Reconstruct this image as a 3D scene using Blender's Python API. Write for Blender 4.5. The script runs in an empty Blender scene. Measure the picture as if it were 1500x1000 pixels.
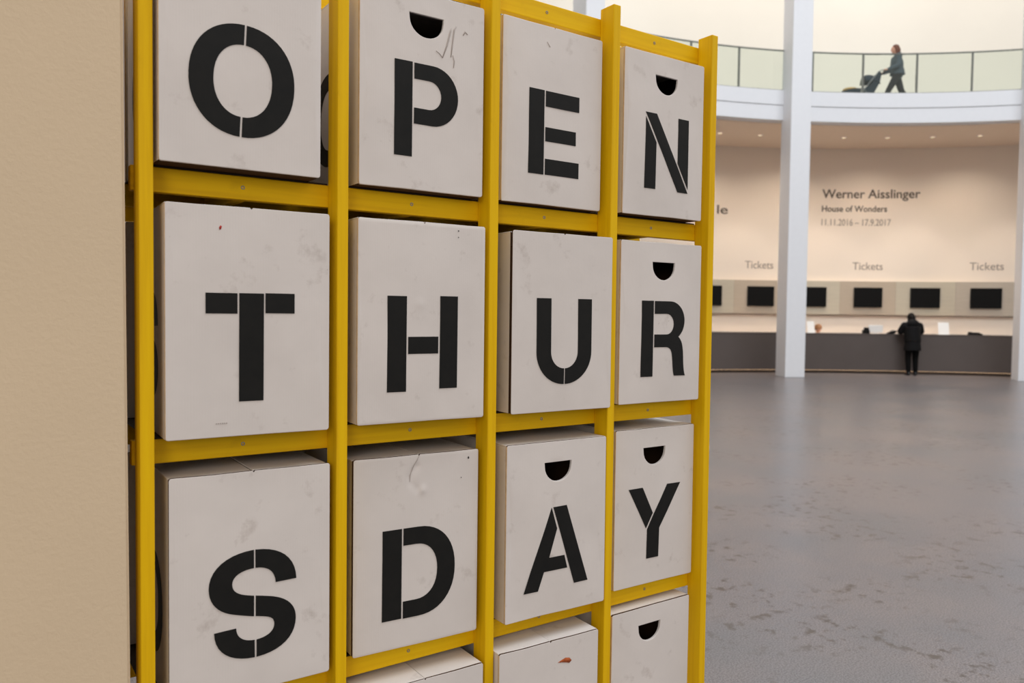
import bpy, bmesh, math, random
from mathutils import Vector, Matrix, Euler, noise
from mathutils.geometry import delaunay_2d_cdt

random.seed(7)
S = bpy.context.scene
COL = S.collection
R_ = math.radians
PI = math.pi

# ------------------------------------------------------------------ camera, world, light, exposure
YAW, PITCH, ROLL = 0.6086, -0.036, 0.012
CAM = Vector((-0.3194, -1.7324, 1.5222))
cam_d = bpy.data.cameras.new('camera')
cam_d.sensor_width = 36.0
cam_d.lens = 36.0 * 1155.22 / 1500.0
cam_d.clip_end = 200
cam_d.dof.use_dof = True
cam_d.dof.focus_distance = 2.15
cam_d.dof.aperture_fstop = 4.0
cam = bpy.data.objects.new('camera', cam_d)
COL.objects.link(cam)
FWD = Vector((math.sin(YAW) * math.cos(PITCH), math.cos(YAW) * math.cos(PITCH), math.sin(PITCH)))
RGT = Vector((math.cos(YAW), -math.sin(YAW), 0))
UPV = RGT.cross(FWD)
r2 = RGT * math.cos(ROLL) + UPV * math.sin(ROLL)
u2 = -RGT * math.sin(ROLL) + UPV * math.cos(ROLL)
M3 = Matrix((r2, u2, -FWD)).transposed()
cam.matrix_world = Matrix.Translation(CAM) @ M3.to_4x4()
S.camera = cam

w = bpy.data.worlds.new('world')
S.world = w
w.use_nodes = True
w.node_tree.nodes['Background'].inputs['Color'].default_value = (1.0, 0.945, 0.91, 1)
w.node_tree.nodes['Background'].inputs['Strength'].default_value = 0.68

# the hall: a round court; its centre and axes on the floor plan
F2 = Vector((math.sin(YAW), math.cos(YAW)))
R2 = Vector((math.cos(YAW), -math.sin(YAW)))
CEN = Vector((CAM.x, CAM.y)) + R2 * 8.9 + F2 * 6.0


def hall(a, r, z=0.0):
    """point of the round hall: bearing a (degrees), radius r, height z"""
    p = CEN + R2 * (r * math.sin(R_(a))) + F2 * (r * math.cos(R_(a)))
    return Vector((p.x, p.y, z))


def hall_rot(a):
    """z rotation of an object whose +y points outward at bearing a"""
    d = R2 * math.sin(R_(a)) + F2 * math.cos(R_(a))
    return math.atan2(-d.x, d.y)


sk = bpy.data.lights.new('skylight', 'AREA')
sk.shape = 'DISK'
sk.size = 15.0
sk.energy = 3500
sk.color = (0.84, 0.92, 1.0)
sko = bpy.data.objects.new('skylight', sk)
COL.objects.link(sko)
sko.location = (CEN.x, CEN.y, 17.0)

# unseen warm area light added behind the camera to brighten the rack's left
pl_ = bpy.data.lights.new('added_left_lamp', 'AREA')
pl_.shape = 'DISK'
pl_.size = 2.6
pl_.energy = 90
pl_.color = (1.0, 0.92, 0.82)
plo = bpy.data.objects.new('added_left_lamp', pl_)
COL.objects.link(plo)
plo.location = (-3.8, -5.6, 3.1)
plo.rotation_euler = (Vector((0.6, 0.0, 1.2)) - plo.location).to_track_quat('-Z', 'Y').to_euler()

S.view_settings.view_transform = 'Standard'
S.view_settings.look = 'None'
S.view_settings.gamma = 1.0
S.view_settings.use_curve_mapping = False
S.view_settings.exposure = 0.0


# ------------------------------------------------------------------ materials
def lin(c):
    return tuple(((x / 255) / 12.92 if x / 255 <= 0.04045 else ((x / 255 + 0.055) / 1.055) ** 2.4) for x in c)


class NT:
    def __init__(s, name):
        s.m = bpy.data.materials.new(name)
        s.m.use_nodes = True
        s.t = s.m.node_tree
        s.b = s.t.nodes['Principled BSDF']

    def n(s, typ, **kw):
        nd = s.t.nodes.new(typ)
        for k, v in kw.items():
            setattr(nd, k, v)
        return nd

    def l(s, a, b):
        s.t.links.new(a, b)

    def coord(s, scale=(1, 1, 1), kind='Object'):
        tc = s.n('ShaderNodeTexCoord')
        mp = s.n('ShaderNodeMapping')
        mp.inputs['Scale'].default_value = scale
        s.l(tc.outputs[kind], mp.inputs['Vector'])
        return mp.outputs['Vector']

    def noise(s, vec, scale, detail=4, rough=0.55):
        nd = s.n('ShaderNodeTexNoise')
        nd.inputs['Scale'].default_value = scale
        nd.inputs['Detail'].default_value = detail
        nd.inputs['Roughness'].default_value = rough
        s.l(vec, nd.inputs['Vector'])
        return nd.outputs['Fac']

    def ramp(s, fac, stops):
        nd = s.n('ShaderNodeValToRGB')
        e = nd.color_ramp.elements
        while len(e) < len(stops):
            e.new(0.5)
        for i, (p, c) in enumerate(stops):
            e[i].position = p
            e[i].color = (*c, 1) if len(c) == 3 else c
        s.l(fac, nd.inputs['Fac'])
        return nd.outputs['Color']

    def mix(s, fac, a, b, mode='MIX'):
        nd = s.n('ShaderNodeMix', data_type='RGBA', blend_type=mode)
        for sock, v in ((nd.inputs[0], fac), (nd.inputs[6], a), (nd.inputs[7], b)):
            if isinstance(v, (int, float)):
                sock.default_value = v
            elif isinstance(v, tuple):
                sock.default_value = (*v, 1)
            else:
                s.l(v, sock)
        return nd.outputs[2]

    def bump(s, h, strength, dist=0.01):
        nd = s.n('ShaderNodeBump')
        nd.inputs['Strength'].default_value = strength
        nd.inputs['Distance'].default_value = dist
        s.l(h, nd.inputs['Height'])
        s.l(nd.outputs['Normal'], s.b.inputs['Normal'])

    def base(s, c):
        if isinstance(c, tuple):
            s.b.inputs['Base Color'].default_value = (*c, 1)
        else:
            s.l(c, s.b.inputs['Base Color'])
        return s

    def rough(s, v, spec=0.5):
        s.b.inputs['Roughness'].default_value = v
        s.b.inputs['Specular IOR Level'].default_value = spec
        return s


def plain(name, rgb, rough=0.6, spec=0.4, var=0.06, scale=8.0, metal=0.0):
    t = NT(name)
    c = lin(rgb)
    v = t.coord()
    f = t.noise(v, scale, 3)
    t.base(t.ramp(f, [(0.3, tuple(x * (1 - var) for x in c)), (0.7, tuple(min(1, x * (1 + var)) for x in c))]))
    t.rough(rough, spec)
    t.b.inputs['Metallic'].default_value = metal
    return t.m


def emit(name, rgb, strength):
    t = NT(name)
    t.base(lin(rgb))
    t.b.inputs['Emission Color'].default_value = (*lin(rgb), 1)
    t.b.inputs['Emission Strength'].default_value = strength
    return t.m


def mat_yellow(name, axis):
    t = NT(name)
    sc = [60, 60, 60]
    sc[axis] = 2.2
    v = t.coord(tuple(sc))
    oi = t.n('ShaderNodeObjectInfo')
    add = t.n('ShaderNodeVectorMath', operation='ADD')
    cmb = t.n('ShaderNodeCombineXYZ')
    ml = t.n('ShaderNodeMath', operation='MULTIPLY')
    ml.inputs[1].default_value = 37.0
    t.l(oi.outputs['Random'], ml.inputs[0])
    for i in range(3):
        t.l(ml.outputs[0], cmb.inputs[i])
    t.l(v, add.inputs[0])
    t.l(cmb.outputs[0], add.inputs[1])
    g = t.noise(add.outputs[0], 1.0, 5, 0.6)
    c1 = t.ramp(g, [(0.25, lin((218, 168, 1))), (0.5, lin((233, 185, 2))), (0.8, lin((240, 196, 4)))])
    v2 = t.coord((9, 9, 9))
    d = t.noise(v2, 1.0, 6, 0.7)
    dm = t.ramp(d, [(0.60, (0, 0, 0)), (0.78, (0.55, 0.55, 0.55))])
    t.base(t.mix(dm, c1, lin((205, 160, 6))))
    t.bump(g, 0.3, 0.0012)
    t.rough(0.6, 0.2)
    return t.m


def mat_card(name, rgb=(224, 216, 210)):
    t = NT(name)
    v = t.coord()
    oi = t.n('ShaderNodeObjectInfo')
    add = t.n('ShaderNodeVectorMath', operation='ADD')
    cmb = t.n('ShaderNodeCombineXYZ')
    ml = t.n('ShaderNodeMath', operation='MULTIPLY')
    ml.inputs[1].default_value = 23.0
    t.l(oi.outputs['Random'], ml.inputs[0])
    for i in range(3):
        t.l(ml.outputs[0], cmb.inputs[i])
    t.l(v, add.inputs[0])
    t.l(cmb.outputs[0], add.inputs[1])
    pv = add.outputs[0]
    c = lin(rgb)
    a = t.noise(pv, 5.0, 5, 0.6)
    base = t.ramp(a, [(0.3, tuple(x * 0.93 for x in c)), (0.65, c)])
    # smudges
    b = t.noise(pv, 14.0, 6, 0.65)
    sm = t.ramp(b, [(0.60, (0, 0, 0)), (0.74, (0.45, 0.45, 0.45))])
    base = t.mix(sm, base, lin((172, 159, 150)))
    s2 = t.noise(pv, 75.0, 3, 0.5)
    sp = t.ramp(s2, [(0.735, (0, 0, 0)), (0.78, (0.6, 0.6, 0.6))])
    gate = t.noise(pv, 7.0, 2, 0.5)
    gt = t.ramp(gate, [(0.5, (0, 0, 0)), (0.62, (1, 1, 1))])
    spots = t.mix(1.0, sp, gt, 'MULTIPLY')
    base = t.mix(spots, base, lin((140, 126, 116)))
    t.base(base)
    # corrugation, faint
    vw = t.coord((1, 1, 1))
    wv = t.n('ShaderNodeTexWave', wave_type='BANDS', bands_direction='X')
    wv.inputs['Scale'].default_value = 55
    wv.inputs['Distortion'].default_value = 0.6
    t.l(vw, wv.inputs['Vector'])
    hh = t.n('ShaderNodeMath', operation='MULTIPLY_ADD')
    t.l(wv.outputs['Fac'], hh.inputs[0])
    hh.inputs[1].default_value = 0.02
    t.l(a, hh.inputs[2])
    t.bump(hh.outputs[0], 0.35, 0.004)
    t.rough(0.55, 0.3)
    return t.m


def mat_ink():
    t = NT('black_stencil_paint')
    v = t.coord()
    a = t.noise(v, 30, 5, 0.6)
    t.base(t.ramp(a, [(0.3, lin((22, 22, 21))), (0.7, lin((28, 27, 25))), (0.86, lin((50, 47, 44)))]))
    t.rough(0.6, 0.2)
    return t.m


def mat_plaster():
    t = NT('beige_plaster')
    v = t.coord()
    a = t.noise(v, 1.6, 5, 0.6)
    c = lin((220, 198, 167))
    base = t.ramp(a, [(0.3, tuple(x * 0.95 for x in c)), (0.7, c)])
    s = t.noise(v, 9, 2, 0.4)
    st = t.ramp(s, [(0.76, (0, 0, 0)), (0.80, (0.5, 0.5, 0.5))])
    t.base(t.mix(st, base, lin((150, 132, 112))))
    f = t.noise(v, 85, 6, 0.65)
    t.bump(f, 0.5, 0.0020)
    t.rough(0.85, 0.2)
    return t.m


def mat_floor():
    t = NT('polished_screed')
    v = t.coord()
    big = t.noise(v, 0.9, 6, 0.6)
    base = t.ramp(big, [(0.32, lin((103, 102, 104))), (0.5, lin((112, 106, 106))), (0.68, lin((121, 111, 108)))])
    fine = t.noise(v, 130, 3, 0.7)
    fm = t.ramp(fine, [(0.36, (0.52, 0.52, 0.52)), (0.64, (1.45, 1.45, 1.47))])
    base = t.mix(1.0, base, fm, 'MULTIPLY')
    # dried brownish splashes and foot marks
    blot = t.noise(v, 1.1, 2, 0.5)
    bm = t.ramp(blot, [(0.46, (0, 0, 0)), (0.56, (1, 1, 1))])
    sp = t.noise(v, 11.0, 4, 0.65)
    sm = t.ramp(sp, [(0.54, (0, 0, 0)), (0.64, (0.85, 0.85, 0.85))])
    stain = t.mix(1.0, bm, sm, 'MULTIPLY')
    base = t.mix(stain, base, lin((70, 59, 51)))
    t.base(base)
    rr = t.ramp(big, [(0.2, (0.27, 0.27, 0.27)), (0.8, (0.30, 0.30, 0.30))])
    t.l(rr, t.b.inputs['Roughness'])
    t.b.inputs['Specular IOR Level'].default_value = 0.5
    return t.m


def mat_glass():
    t = NT('greenish_railing_glass')
    nt = t.t
    out = nt.nodes['Material Output']
    tr = t.n('ShaderNodeBsdfTransparent')
    tr.inputs['Color'].default_value = (0.915, 0.945, 0.92, 1)
    gl = t.n('ShaderNodeBsdfGlossy')
    gl.inputs['Color'].default_value = (0.9, 0.95, 0.9, 1)
    gl.inputs['Roughness'].default_value = 0.05
    fr = t.n('ShaderNodeFresnel')
    fr.inputs['IOR'].default_value = 1.45
    mx = t.n('ShaderNodeMixShader')
    t.l(fr.outputs[0], mx.inputs[0])
    t.l(tr.outputs[0], mx.inputs[1])
    t.l(gl.outputs[0], mx.inputs[2])
    t.l(mx.outputs[0], out.inputs['Surface'])
    return t.m


def mat_veneer(i):
    t = NT('veneer_panel')
    rng = random.Random(40 + i)
    k = rng.uniform(0.80, 0.92)
    v = t.coord((1.2, 1.2, 9))
    g = t.noise(v, 2.0, 4, 0.6)
    c = tuple(x * k for x in lin(rng.choice([(206, 194, 172), (202, 184, 162), (204, 198, 180), (200, 186, 168)])))
    t.base(t.ramp(g, [(0.3, tuple(x * 0.93 for x in c)), (0.7, c)]))
    t.rough(0.35, 0.5)
    return t.m


M = dict(
    yz=mat_yellow('yellow_painted_wood_upright', 2), yx=mat_yellow('yellow_painted_wood_rail', 0),
    yy=mat_yellow('yellow_painted_wood_runner', 1),
    card=mat_card('white_cardboard'), card_in=plain('shade_dark_brown_cardboard', (74, 54, 40), 0.9, 0.1),  # raw brown cardboard, darkened so that holes, seams and undersides look shaded
    card_worn=plain('worn_tan_cardboard_edge', (205, 178, 146), 0.8, 0.2, 0.12, 40), board=plain('dark_added_deck', (46, 36, 27), 0.8, 0.2), ink=mat_ink(), plaster=mat_plaster(), floor=mat_floor(), glass=mat_glass(),
    screw=plain('zinc_screw', (150, 148, 145), 0.35, 0.5, metal=0.9), recess=plain('screw_recess', (35, 33, 30), 0.6),
    white=plain('white_painted_column', (226, 226, 228), 0.55, 0.3, 0.01),
    cream=plain('warm_white_wall', (231, 225, 213), 0.8, 0.2, 0.015, 0.6),
    wall=plain('ticket_wall_paint', (232, 217, 200), 0.8, 0.2, 0.015, 0.6),
    soffit=plain('soffit_paint', (246, 226, 204), 0.85, 0.2, 0.01),
    desk=plain('dark_counter_laminate', (88, 79, 75), 0.45, 0.4, 0.05, 1.5),
    desktop=plain('counter_top', (205, 196, 186), 0.4, 0.4, 0.03),
    dark=plain('dark_metal', (104, 106, 98), 0.45, 0.4, 0.03), black=plain('black_plastic', (12, 11, 10), 0.45, 0.2, 0.02),
    screen=plain('switched_off_screen', (10, 9, 8), 0.5, 0.15, 0.02),
    text=plain('dark_wall_lettering', (94, 83, 74), 0.7, 0.2, 0.02), text2=plain('grey_wall_lettering', (150, 136, 123), 0.7, 0.2, 0.02),
    lamp=emit('lamp_glow', (255, 226, 190), 1.0), led=emit('led_strip', (255, 212, 165), 1.0), led2=emit('counter_led', (255, 224, 196), 24.0),
    paper=plain('white_paper', (240, 236, 230), 0.6, 0.2, 0.01),
    red=plain('red_pen', (176, 40, 26), 0.6), rust=plain('rusty_stain', (172, 88, 48), 0.7, 0.2, 0.25, 60), pencil=plain('pencil_grey', (184, 174, 167), 0.7, 0.2),
    skin=plain('skin', (205, 155, 130), 0.55, 0.4), hair_b=plain('black_hair', (14, 11, 10), 0.7, 0.15), hair_r=plain('auburn_hair', (104, 64, 48), 0.5, 0.4),
    hair_y=plain('light_brown_hair', (150, 108, 72), 0.5, 0.4),
    coat=plain('black_coat', (11, 10, 11), 0.75, 0.2), trouser=plain('black_trousers', (12, 11, 11), 0.8, 0.1), shoe=plain('black_shoe', (18, 17, 17), 0.4, 0.4),
    jacket=plain('grey_blue_jacket', (74, 84, 92), 0.8, 0.2), trouser2=plain('charcoal_trousers', (42, 42, 44), 0.8, 0.2),
    shirt=plain('dark_shirt', (40, 40, 46), 0.8, 0.2), eye=plain('eye', (60, 45, 38), 0.2), lip=plain('lips', (170, 96, 88), 0.5),
    stroller=plain('navy_stroller_fabric', (40, 52, 62), 0.8, 0.2), stroller2=plain('grey_stroller_fabric', (92, 104, 110), 0.8, 0.2),
    tyre=plain('tyre_rubber', (26, 26, 27), 0.7), alu=plain('aluminium_tube', (120, 122, 122), 0.35, 0.5, metal=0.8), blanket=plain('ochre_blanket', (196, 160, 96), 0.8),
)
VEN = [mat_veneer(i) for i in range(7)]


# ------------------------------------------------------------------ mesh helpers
def link(o, parent=None):
    COL.objects.link(o)
    if parent:
        o.parent = parent
    return o


def tag(o, label=None, cat=None, group=None, kind=None):
    if label:
        o['label'] = label
    if cat:
        o['category'] = cat
    if group:
        o['group'] = group
    if kind:
        o['kind'] = kind
    return o


def empty(name, loc, rz=0.0):
    o = bpy.data.objects.new(name, None)
    o.location = loc
    o.rotation_euler = (0, 0, rz)
    o.empty_display_size = 0.1
    return link(o)


def obj(name, bm, mat, parent=None, smooth=False):
    me = bpy.data.meshes.new(name)
    bmesh.ops.recalc_face_normals(bm, faces=bm.faces)
    bm.to_mesh(me)
    bm.free()
    me.materials.append(mat)
    if smooth:
        me.polygons.foreach_set('use_smooth', [True] * len(me.polygons))
    return link(bpy.data.objects.new(name, me), parent)


def pyobj(name, vs, fs, mat, parent=None, smooth=False):
    me = bpy.data.meshes.new(name)
    me.from_pydata([tuple(v) for v in vs], [], fs)
    bm = bmesh.new()
    bm.from_mesh(me)
    bmesh.ops.recalc_face_normals(bm, faces=bm.faces)
    bm.to_mesh(me)
    bm.free()
    me.materials.append(mat)
    if smooth:
        me.polygons.foreach_set('use_smooth', [True] * len(me.polygons))
    return link(bpy.data.objects.new(name, me), parent)


def box(x0, x1, y0, y1, z0, z1, bev=0.0, seg=2, bm=None):
    b = bm or bmesh.new()
    t = bmesh.new()
    bmesh.ops.create_cube(t, size=1)
    for v in t.verts:
        v.co = Vector(((x0 + x1) / 2 + v.co.x * (x1 - x0), (y0 + y1) / 2 + v.co.y * (y1 - y0), (z0 + z1) / 2 + v.co.z * (z1 - z0)))
    if bev:
        bmesh.ops.bevel(t, geom=t.edges[:], offset=bev, segments=seg, affect='EDGES', profile=0.5)
    me = bpy.data.meshes.new('tmp')
    t.to_mesh(me)
    t.free()
    b.from_mesh(me)
    bpy.data.meshes.remove(me)
    return b


def tube(bm, pts, rads, seg=10, cap=True):
    """tapered tube through points"""
    pts = [Vector(p) for p in pts]
    rings = []
    up0 = None
    for i, p in enumerate(pts):
        d = (pts[min(i + 1, len(pts) - 1)] - pts[max(i - 1, 0)]).normalized()
        if up0 is None:
            up0 = Vector((0, 0, 1)) if abs(d.z) < 0.9 else Vector((1, 0, 0))
        a = d.cross(up0).normalized()
        b = a.cross(d).normalized()
        up0 = b
        r = rads[i] if isinstance(rads, (list, tuple)) else rads
        rings.append([bm.verts.new(p + (a * math.cos(2 * PI * k / seg) + b * math.sin(2 * PI * k / seg)) * r) for k in range(seg)])
    for i in range(len(rings) - 1):
        for k in range(seg):
            bm.faces.new((rings[i][k], rings[i][(k + 1) % seg], rings[i + 1][(k + 1) % seg], rings[i + 1][k]))
    if cap:
        bm.faces.new(rings[0][::-1])
        bm.faces.new(rings[-1])
    return bm


def arc_bm(r0, r1, z0, z1, a0, a1, n, bm=None):
    """curved bar of the round hall, in world space"""
    bm = bm or bmesh.new()
    secs = []
    for i in range(n + 1):
        a = a0 + (a1 - a0) * i / n
        secs.append([bm.verts.new(hall(a, r, z)) for r, z in ((r0, z0), (r1, z0), (r1, z1), (r0, z1))])
    for i in range(n):
        for k in range(4):
            bm.faces.new((secs[i][k], secs[i][(k + 1) % 4], secs[i + 1][(k + 1) % 4], secs[i + 1][k]))
    bm.faces.new(secs[0])
    bm.faces.new(secs[-1][::-1])
    return bm


def shade(o, ang=35):
    o.data.polygons.foreach_set('use_smooth', [True] * len(o.data.polygons))
    o.data.set_sharp_from_angle(angle=R_(ang))
    return o


def inside(pt, loops):
    c = False
    for lp in loops:
        j = len(lp) - 1
        for i in range(len(lp)):
            if (lp[i][1] > pt[1]) != (lp[j][1] > pt[1]):
                if pt[0] < (lp[j][0] - lp[i][0]) * (pt[1] - lp[i][1]) / (lp[j][1] - lp[i][1]) + lp[i][0]:
                    c = not c
            j = i
    return c


def cdt(loops, step):
    """triangulate loops (even-odd) with interior grid points"""
    co, ed = [], []
    for lp in loops:
        n0 = len(co)
        for p in lp:
            co.append(Vector(p))
        for i in range(len(lp)):
            ed.append((n0 + i, n0 + (i + 1) % len(lp)))
    xs = [c.x for c in co]
    ys = [c.y for c in co]
    if step:
        nx = int((max(xs) - min(xs)) / step)
        ny = int((max(ys) - min(ys)) / step)
        for i in range(1, nx):
            for j in range(1, ny):
                p = (min(xs) + i * step + step * 0.3 * (j % 2), min(ys) + j * step)
                if inside(p, loops):
                    co.append(Vector(p))
    r = delaunay_2d_cdt(co, ed, [], 0, 1e-6)
    vs = r[0]
    fs = [f for f in r[2] if inside(((vs[f[0]].x + vs[f[1]].x + vs[f[2]].x) / 3, (vs[f[0]].y + vs[f[1]].y + vs[f[2]].y) / 3), loops)]
    return vs, fs


def sheet(loops, step, thick, dispf, y_front, to3, edge=0.0, name=None, mat=None, parent=None):
    """flat piece with real thickness cut from outline loops; dispf(u,v) pushes the face outwards; to3(u,v,y) maps into the part's space"""
    bm = bmesh.new()
    front = loops
    if edge:
        front = []
        for li, lp in enumerate(loops):
            n = len(lp)
            ar = sum(lp[i][0] * lp[(i + 1) % n][1] - lp[(i + 1) % n][0] * lp[i][1] for i in range(n))
            s = (1 if ar > 0 else -1) * (1 if li == 0 else -1)
            nl = []
            for i in range(n):
                a = Vector(lp[i]) - Vector(lp[i - 1])
                b = Vector(lp[(i + 1) % n]) - Vector(lp[i])
                d = (a.normalized() + b.normalized())
                if d.length < 1e-6:
                    d = b
                d.normalize()
                nn = Vector((-d.y, d.x)) * s
                nl.append((lp[i][0] + nn.x * edge, lp[i][1] + nn.y * edge))
            front.append(nl)
    vs, fs = cdt(front, step)
    bv = [bm.verts.new(to3(v.x, v.y, y_front - dispf(v.x, v.y))) for v in vs]
    for f in fs:
        try:
            bm.faces.new([bv[i] for i in f]).smooth = True
        except ValueError:
            pass
    for lp, fl in zip(loops, front):
        n = len(lp)
        rings = [fl]
        r0 = [bm.verts.new(to3(p[0], p[1], y_front - dispf(*p))) for p in fl]
        prof = [(fl, 0.0)]
        chain = [r0]
        if edge:
            mid = [((p[0] * 0.3 + q[0] * 0.7), (p[1] * 0.3 + q[1] * 0.7)) for p, q in zip(fl, lp)]
            chain.append([bm.verts.new(to3(p[0], p[1], y_front - dispf(*p) + edge * 0.3)) for p in mid])
            chain.append([bm.verts.new(to3(p[0], p[1], y_front - dispf(*p) + edge)) for p in lp])
        chain.append([bm.verts.new(to3(p[0], p[1], y_front + max(thick, edge * 1.2))) for p in lp])
        for a, b in zip(chain[:-1], chain[1:]):
            for i in range(n):
                f = bm.faces.new((a[i], a[(i + 1) % n], b[(i + 1) % n], b[i]))
                f.smooth = bool(edge)
    bmesh.ops.remove_doubles(bm, verts=bm.verts, dist=1e-5)
    return obj(name, bm, mat, parent)


# ------------------------------------------------------------------ the setting
fl_r = 34
vs = [(CEN.x + fl_r * math.cos(2 * PI * i / 64), CEN.y + fl_r * math.sin(2 * PI * i / 64), 0) for i in range(64)]
floor = pyobj('floor', vs + [(x, y, -0.15) for x, y, z in vs], [tuple(range(64)), tuple(range(64, 128))[::-1]] +
              [(i, (i + 1) % 64, 64 + (i + 1) % 64, 64 + i) for i in range(64)], M['floor'])
tag(floor, 'grey polished screed floor with brown scuffs and soft reflections', 'floor', kind='structure')

# beige plaster wall ending just left of the rack; its end is slightly out of plumb
xe0, xe1 = -0.043, -0.060
vs = []
for y in (0.0, 0.34):
    vs += [(-6.0, y, 0), (xe0, y, 0), (xe1, y, 3.3), (-6.0, y, 3.3)]
wl = pyobj('wall_left', vs, [(0, 1, 2, 3), (7, 6, 5, 4), (1, 5, 6, 2), (0, 4, 5, 1), (3, 2, 6, 7), (0, 3, 7, 4)], M['plaster'])
bm = bmesh.new()
bm.from_mesh(wl.data)
es = [e for e in bm.edges if abs(e.verts[0].co.y - e.verts[1].co.y) < 1e-4 and abs(e.verts[0].co.z - e.verts[1].co.z) > 1 and e.verts[0].co.x > -1]
bmesh.ops.bevel(bm, geom=es, offset=0.006, segments=3, affect='EDGES')
bm.to_mesh(wl.data)
bm.free()
tag(wl, 'rough beige plaster wall ending beside the yellow rack', 'wall', kind='structure')

A0, A1 = -66, 34
wb = obj('wall_back', arc_bm(17.3, 17.6, 0, 6.44, A0, A1, 60), M['wall'], smooth=False)
tag(wb, 'curved warm white wall behind the ticket counter', 'wall', kind='structure')
wu = obj('wall_upper', arc_bm(18.6, 18.9, 7.12, 14.5, A0, A1, 60), M['cream'])
tag(wu, 'curved cream wall of the upper gallery', 'wall', kind='structure')
shade(wb)
shade(wu)
so = obj('ceiling', arc_bm(14.55, 17.6, 6.44, 6.52, A0, A1, 60), M['soffit'])
tag(so, 'beige ceiling under the gallery dotted with small downlights', 'ceiling', kind='structure')
sl = obj('balcony_slab', arc_bm(14.3, 18.9, 6.53, 7.10, A0, A1, 60), M['white'])
tag(sl, 'white curved gallery floor slab above the ticket hall', 'slab', kind='structure')
obj('fascia_upper', arc_bm(14.20, 14.32, 6.835, 7.20, A0, A1, 60), M['white'], sl)
obj('fascia_lower', arc_bm(14.22, 14.56, 6.46, 6.827, A0, A1, 60), M['white'], sl)
for ch in sl.children:
    shade(ch)

for a, lb in ((-31.1, 'white square column rising behind the top of the yellow rack'),
              (-7.6, 'tall white square column between the left and middle ticket screens'),
              (15.95, 'white square column cut off by the right picture edge')):
    c = obj('column', box(-0.26, 0.26, -0.26, 0.26, 0, 14.0, 0.008, 1), M['white'])
    c.location = hall(a, 14.05)
    c.rotation_euler = (0, 0, hall_rot(a))
    tag(c, lb, 'column', 'white columns around the hall', 'structure')

# gallery railing
rl = empty('balcony_railing', hall(0, 14.28, 7.2))
tag(rl, 'glass gallery railing with thin dark posts and handrail', 'railing')
inv = Matrix.Translation(-rl.location)


def world_child(o):
    o.matrix_parent_inverse = inv
    return o


GA = [-45.6, -40.25, -34.9, -29.55, -24.2, -18.83, -13.48, -8.37, -5.5, -0.25, 5.14, 10.4, 15.74, 21.1, 26.4]
world_child(obj('handrail', arc_bm(14.255, 14.305, 8.19, 8.215, GA[0], GA[-1], 72), M['dark'], rl))
world_child(obj('base_channel', arc_bm(14.25, 14.31, 7.2, 7.225, GA[0], GA[-1], 72), M['dark'], rl))
for i, a in enumerate(GA):
    world_child(obj('post', arc_bm(14.26, 14.30, 7.225, 8.19, a - 0.085, a + 0.085, 1), M['dark'], rl))
    if i + 1 < len(GA):
        world_child(obj('glass_panel', arc_bm(14.274, 14.286, 7.235, 8.18, a + 0.14, GA[i + 1] - 0.14, 6), M['glass'], rl))

# downlights below the gallery
for i in range(8):
    a = -12.3 + 4.25 * i
    d = empty('ceiling_downlight', hall(a, 15.8, 6.44))
    nth = ['first', 'second', 'third', 'fourth', 'fifth', 'sixth', 'seventh', 'eighth'][i]
    tag(d, 'small round downlight under the gallery, %s from the yellow rack' % nth, 'downlight', 'downlights under the gallery')
    bm = bmesh.new()
    tube(bm, [(0, 0, -0.012), (0, 0, 0.0)], 0.075, 20)
    obj('trim_ring', bm, M['white'], d)
    bm = bmesh.new()
    tube(bm, [(0, 0, -0.018), (0, 0, -0.0125)], 0.05, 16)
    obj('lamp', bm, M['lamp'], d)
    ld = bpy.data.lights.new('downlight', 'SPOT')
    wide = i % 2 == 1
    ld.energy = 130 if wide else 205
    ld.color = (1.0, 0.875, 0.75)
    ld.spot_size = R_(74 if wide else 145)
    ld.spot_blend = 0.35 if wide else 1.0
    ld.shadow_soft_size = 0.03
    lo = bpy.data.objects.new('downlight_beam', ld)
    link(lo, d)
    lo.location = (0, 0, -0.03)

# unseen warm area lights added overhead to brighten the upper gallery wall
for i, a in enumerate((-22, -8, 6, 20)):
    ld = bpy.data.lights.new('gallery_fill', 'AREA')
    ld.shape = 'RECTANGLE'
    ld.size, ld.size_y = 3.6, 0.5
    ld.energy = 56
    ld.color = (1.0, 0.93, 0.86)
    lo = bpy.data.objects.new('gallery_fill', ld)
    link(lo)
    lo.location = hall(a, 16.4, 13.5)
    lo.rotation_euler = (R_(28), 0, hall_rot(a))

# veneer band with screens
SA = [-10.83, -5.52, -0.35, 4.98, 10.24, 15.56]
band = empty('veneer_band', hall(2.3, 17.2, 1.59))
tag(band, 'band of pale veneer panels running along the wall behind the screens', 'panelling')
inv = Matrix.Translation(-band.location)
edges = [-13.45, -8.2, -2.92, 2.33, 7.6, 12.95, 18.2]
for i in range(6):
    world_child(obj('panel', arc_bm(17.19, 17.295, 1.60, 2.57, edges[i] + 0.006, edges[i + 1] - 0.006, 6), VEN[i], band))
world_child(obj('painted_shadow_strip', arc_bm(17.21, 17.295, 1.575, 1.60, edges[0], edges[-1], 36), M['text2'], band))  # grey strip painted as the shadow line below the panels
SL = ['black screen on the veneer band half hidden by the yellow rack', 'black screen below the leftmost Tickets sign',
      'black screen partly hidden behind the tall white column', 'black screen below the middle Tickets sign',
      'black screen above the visitor in the black coat', 'black screen below the rightmost Tickets sign']
for a, lb in zip(SA, SL):
    s = empty('wall_screen', hall(a, 17.18, 1.815), hall_rot(a))
    tag(s, lb, 'screen', 'switched off screens on the veneer band')
    obj('bezel', box(-0.40, 0.40, -0.05, 0.0, 0, 0.575, 0.006, 1), M['black'], s)
    obj('display', box(-0.375, 0.375, -0.054, -0.05, 0.025, 0.55), M['screen'], s)


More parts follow.
